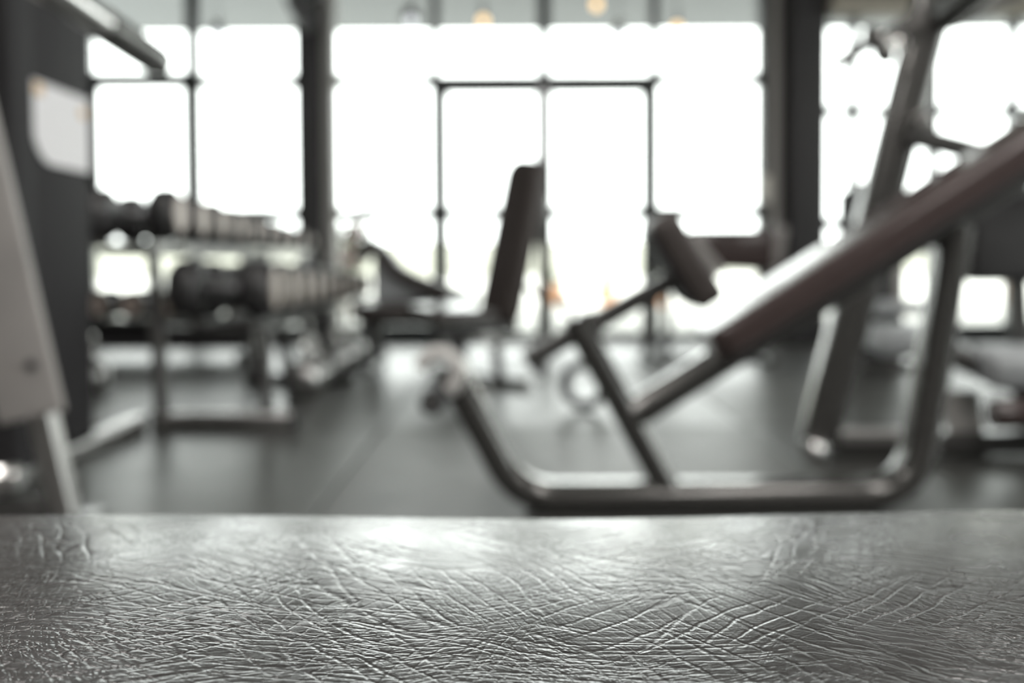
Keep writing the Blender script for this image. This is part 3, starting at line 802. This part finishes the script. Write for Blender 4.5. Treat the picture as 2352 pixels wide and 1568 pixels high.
# ---------------------------------------------------------------- plate-loaded machine on the right
YM = 3.12
mc = thing('lever_machine', 'plate loaded lever machine with leaning grey post behind the incline bench', 'machine', (P(1990, 1050, YM).x, YM, 0))
f0 = P(1876, 1056, YM); f0.z = .03
t0 = P(2132, 48, YM); tt = t0 + (t0-f0).normalized()*.28
obj('leaning_post', tube([f0, tt], rr(.10, .122, .034, 7)), 'frame', mc)
fc = P(1872, 1034, YM-.08)
obj('foot_cap', lathe([(0, -.03), (.026, -.03), (.034, -.02), (.034, .02), (.026, .03), (0, .03)], (fc.x, fc.y, .036), (-1, -.4, 0), 18), 'chrome', mc)
obj('base_rail', tube([V((f0.x, YM, .040)), V((2.3, YM, .040))], rr(.07, .07, .016)), 'frame2', mc)
obj('cross_rail', tube([P(1925, 1000, YM-.02), P(2105, 1000, YM-.02)], rr(.05, .045, .012)), 'steel', mc)
obj('kick_plate', obox(P(2005, 1036, YM+.03), (.22, .012, .075), (1, 0, 0), (0, 0, 1), .004), 'rubber', mc)
obj('head_beam', tube([P(2068, 84, YM), P(2150, 45, YM-.02), P(2420, -190, YM-.55)], rr(.10, .09, .024), (0, 0, 1), .1), 'frame', mc)
h0, h1 = P(1920, 146, YM-.1), P(2090, 48, YM-.02)
hr = obj('hand_bar', tube([h0, h1], circ(.021, 14)), 'frame2', mc)
for px, py, dy in ((2006, 86, -.12), (2058, 92, -.12), (2030, 122, -.1)):
    obj('bar_collar', lathe([(0, -.012), (.034, -.012), (.040, 0), (.034, .012), (0, .012)], P(px, py, YM+dy), (h1-h0).normalized(), 16), 'chrome', mc)
obj('counter_arm', tube([P(2185, 52, YM+.2), P(2440, -80, YM-.35)], rr(.055, .05, .015), (0, 0, 1)), 'lightgrey', mc)
obj('gusset', obox(P(2136, 150, YM), (.03, .02, .13), (1, 0, .2), (0, 0, 1), .008), 'pad', mc)
l0, l1 = P(2080, 308, YM-.06), P(2300, 364, YM-.06)
lv = obj('lever_arm', tube([l0, l1, l1 + V((.35, 0, -.10))], rr(.06, .062, .014)), 'frame2', mc)
obj('lever_pivot', lathe([(0, -.03), (.022, -.03), (.028, -.02), (.028, .02), (.022, .03), (0, .03)], P(2116, 276, YM-.08), 'Y', 16), 'chrome', mc)
ch0 = P(2216, 432, YM+.1); ch1 = P(2216, 648, YM+.1)
obj('chest_pad', B((ch0.x, YM+.04, ch1.z), (ch0.x+.32, YM+.16, ch0.z), .035, 4), 'rubber', mc)
obj('pad_post', tube([V((ch0.x+.17, YM+.10, ch1.z+.05)), V((ch0.x+.20, YM+.10, .07))], rr(.05, .05, .01)), 'frame2', mc)
se = P(1992, 772, YM+.35); se1 = P(2112, 772, YM+.35)
obj('seat', B((se.x, YM+.22, se.z-.05), (se1.x+.10, YM+.50, se.z+.022), .022, 4, Matrix.Translation((0, YM+.36, se.z)) @ Matrix.Rotation(math.radians(8), 4, 'X') @ Matrix.Translation((0, -YM-.36, -se.z))), 'greypanel', mc)
obj('seat_post', tube([V((se1.x, YM+.34, se.z-.04)), V((se1.x, YM+.34, .02))], rr(.05, .05, .01)), 'frame2', mc)
obj('seat_tie', tube([V((se1.x, YM+.34, .035)), V((se1.x, YM+.03, .035))], rr(.05, .05, .01), (1, 0, 0)), 'frame2', mc)
a_ = P(2262, 832, YM-.1)
obj('knee_pad', B((a_.x, YM-.16, a_.z-.07), (a_.x+.34, YM+.06, a_.z+.035), .03, 4, Matrix.Translation((0, YM-.05, a_.z)) @ Matrix.Rotation(math.radians(8), 4, 'X') @ Matrix.Translation((0, -YM+.05, -a_.z))), 'greypanel', mc)
obj('knee_arm', tube([P(2150, 800, YM-.02), V((a_.x+.1, YM-.04, a_.z-.06)), V((a_.x+.3, YM-.04, a_.z-.09))], rr(.06, .07, .014)), 'frame2', mc)
obj('knee_post', tube([V((a_.x+.2, YM-.03, a_.z-.07)), V((a_.x+.2, YM-.03, .06))], rr(.06, .06, .012)), 'frame2', mc)
obj('foot_plate', obox(P(2215, 970, YM+.05), (.12, .014, .21), (1, 0, 0), (0, .35, 1), .005), 'colgrey', mc)
obj('shin_roller', lathe([(.012, 0), (.040, 0), (.046, .008), (.046, .25), (.040, .258), (.012, .258)], P(2275, 950, YM-.14), 'X', 20), 'pad', mc)

# weight plates resting against the machine
def plate(x, y, r, label):
    t = thing('weight_plate', label, 'weight plate', (x, y, 0), 'weight plates by the lever machine')
    obj('disc', lathe([(.026, -.018), (r*.40, -.020), (r*.44, -.012), (r*.80, -.012), (r*.84, -.022), (r*.97, -.022), (r, -.016), (r, .016), (r*.97, .022), (r*.84, .022), (r*.80, .012), (r*.44, .012), (r*.40, .020), (.026, .018), (.026, -.018)], (x, y, r), 'Y', 32), 'rubber', t)
    obj('hub_ring', lathe([(.0255, -.024), (.040, -.024), (.042, -.0205), (.042, .0205), (.040, .024), (.0255, .024), (.0255, -.024)], (x, y, r), 'Y', 20), 'steel', t)
plate(1.78, YM-.40, .17, 'black rubber weight plate leaning front-most at the machine foot')
plate(1.84, YM-.34, .15, 'smaller black weight plate standing behind the front one')

# tall shrouded machine farther back
YC = 5.6
ct = thing('cable_machine', 'dark shrouded machine with twin posts in front of the right windows', 'machine', (2.05, YC, 0))
x0, x1 = P(1962, 600, YC).x, P(2050, 600, YC).x
obj('stack_shroud', B((x0, YC, .05), (x1, YC+.30, 1.02), .015, 3), 'shroud', ct)
obj('base_frame', B((x0-.08, YC-.10, 0), (x1+.28, YC+.42, .049), .01), 'frame2', ct)
xp = P(2076, 600, YC).x
obj('side_post', tube([(xp, YC+.1, .05), (xp, YC+.1, 1.15)], rr(.07, .07, .012)), 'colgrey', ct)
obj('cap_rail', tube([(x0+.05, YC+.12, 1.045), (xp+.02, YC+.12, 1.045)], rr(.05, .048, .012)), 'frame2', ct)
g = P(2012, 455, YC-.05)
obj('pulley', lathe([(.01, -.012), (.050, -.012), (.044, -.004), (.044, .004), (.050, .012), (.01, .012)], (g.x, YC-.02, g.z), 'Y', 20), 'chrome', ct)
obj('seat', B((x0-.05, YC-.38, .33), (x0+.32, YC-.10, .40), .022, 4), 'greypanel', ct)
obj('seat_post', tube([(x0+.13, YC-.24, .34), (x0+.13, YC-.24, .0)], rr(.06, .06, .012)), 'frame2', ct)

# ---------------------------------------------------------------- small things: lamps, fixtures, ducts
def pendant(px, py, Y, shade, bulb, r, label):
    c = P(px, py, Y)
    t = thing('pendant_lamp', label, 'lamp', (c.x, Y, c.z), 'pendant lamps before the windows')
    obj('cord', tube([(c.x, Y, c.z+.10), (c.x, Y, ZC)], circ(.004, 8), (1, 0, 0)), 'rubber', t)
    if shade: obj('shade', lathe([(r*.35, .10), (r*.45, .09), (r*1.0, .015), (r*.98, .012), (r*.40, .085), (r*.30, .10)], c, 'Z', 20), shade, t)
    else: obj('socket', lathe([(0, .10), (.016, .10), (.018, .03), (0, .03)], c, 'Z', 14), 'lampmetal', t)
    obj('bulb', lathe([(0, -.028), (.020, -.022), (.030, 0), (.024, .022), (.014, .04), (0, .042)], c, 'Z', 16), bulb, t)
pendant(944, 48, 6.5, 'lampmetal', 'bulbcool', .07, 'pendant lamp with grey cone shade and white bulb, left of the door')
pendant(1110, 50, 6.5, None, 'bulbwarm', .05, 'bare warm pendant bulb hanging over the left door leaf')
pendant(1370, 12, 6.5, None, 'bulbwarm', .05, 'highest orange pendant bulb above the right door leaf')
pendant(1555, 66, 6.5, None, 'bulbwarm', .05, 'orange pendant bulb hanging lowest, right of the door')
pendant(500, 82, 6.5, 'greypanel', 'bulbcool', .06, 'pendant lamp with blue grey shade in the left window')
pendant(1420, 84, 6.5, 'greypanel', 'bulbcool', .06, 'pendant lamp with blue grey shade over the door')

# small fixture on the right column and spotlight on the left one
g = P(1757, 434, YW-.27)
wf = thing('wall_intercom', 'small cream wall box on the grey column strip', 'wall box', (g.x, YW-.245, g.z))
obj('housing', B((g.x-.04, YW-.28, g.z-.10), (g.x+.04, YW-.2455, g.z+.10), .008), 'cream', wf)
obj('button', B((g.x-.02, YW-.285, g.z-.055), (g.x+.02, YW-.2805, g.z-.015), .002), 'steel', wf)
g = P(690, 28, YW-.6)
sl = thing('spotlight', 'grey spotlight clamped high on the left column', 'lamp', (g.x, YW-.6, g.z))
obj('housing', lathe([(0, -.13), (.05, -.13), (.06, -.10), (.065, .10), (.058, .13), (.05, .10), (0, .10)], g, (.55, -.2, -.8), 20), 'lampmetal', sl)
obj('arm', tube([g + V((.02, .05, .08)), V((g.x+.13, YW-.345, g.z+.22))], circ(.014, 12), (0, 0, 1)), 'lampmetal', sl)

# ---------------------------------------------------------------- outside things
def pot(px, Y, h, r, label):
    x = P(px, 690, Y).x
    t = thing('plant_pot', label, 'pot', (x, Y, -.012), 'terracotta pots outside')
    z = -.012
    obj('pot_body', lathe([(0, z), (r*.7, z), (r*.95, z+h*.78), (r*1.06, z+h*.78), (r*1.06, z+h), (r*.92, z+h), (r*.90, z+h*.88), (0, z+h*.88)], (x, Y, 0), 'Z', 20), 'terra', t)
    bm = bmesh.new(); rnd = random.Random(px)
    for i in range(60):
        a = rnd.uniform(0, 6.28); el = rnd.uniform(.3, 1.5); rad = rnd.uniform(.4, 1.0)*r*1.3
        c = V((x+math.cos(a)*math.cos(el)*rad, Y+math.sin(a)*math.cos(el)*rad, z+h*.9+math.sin(el)*rad))
        d = V((math.cos(a), math.sin(a), math.sin(el))).normalized(); s = d.orthogonal().normalized()
        k = .05
        vs = [bm.verts.new(c - s*k*.5), bm.verts.new(c + d*k), bm.verts.new(c + s*k*.5), bm.verts.new(c - d*k*.6)]
        bm.faces.new(vs)
    tag(obj('foliage', bm, 'leaf', t, smooth=0), kind='stuff')
pot(1272, 14.2, .30, .17, 'terracotta pot on the pavement outside, left one seen through the door')
pot(1394, 14.6, .28, .16, 'terracotta pot on the pavement outside, middle one seen through the door')
pot(1512, 13.8, .30, .18, 'terracotta pot on the pavement outside, right of the door')

def flower_shrub(px, Y, label):
    x = P(px, 600, Y).x
    t = thing('flowering_shrub', label, 'shrub', (x, Y, -.012))
    rnd = random.Random(3)
    tips = []
    for i in range(9):
        a = rnd.uniform(0, 6.28); top_ = V((x+.16*math.cos(a), Y+.16*math.sin(a), rnd.uniform(.8, 1.05)))
        obj('stem', tube([V((x, Y, -.012)), V((x+.05*math.cos(a), Y+.05*math.sin(a), .45)), top_], circ(.009, 6), (1, 0, 0)), 'bark', t)
        tips.append(top_)
    for nm, mt_, cnt, sz in (('foliage', 'leaf', 260, .05), ('blossoms', 'pink', 150, .04)):
        bm = bmesh.new()
        for i in range(cnt):
            tp = rnd.choice(tips); c = V((x, Y, .1)).lerp(tp, rnd.uniform(.5, 1.05)) + V((rnd.gauss(0, .05), rnd.gauss(0, .05), rnd.gauss(0, .05)))
            d = V((rnd.gauss(0, 1), rnd.gauss(0, 1), rnd.gauss(0, 1))).normalized(); s = d.orthogonal().normalized()
            vs = [bm.verts.new(c - s*sz*.5), bm.verts.new(c + d*sz), bm.verts.new(c + s*sz*.5), bm.verts.new(c - d*sz*.5)]
            bm.faces.new(vs)
        tag(obj(nm, bm, mt_, t, smooth=0), kind='stuff')
flower_shrub(792, 8.6, 'pink flowering shrub outside the glass beside the left column')
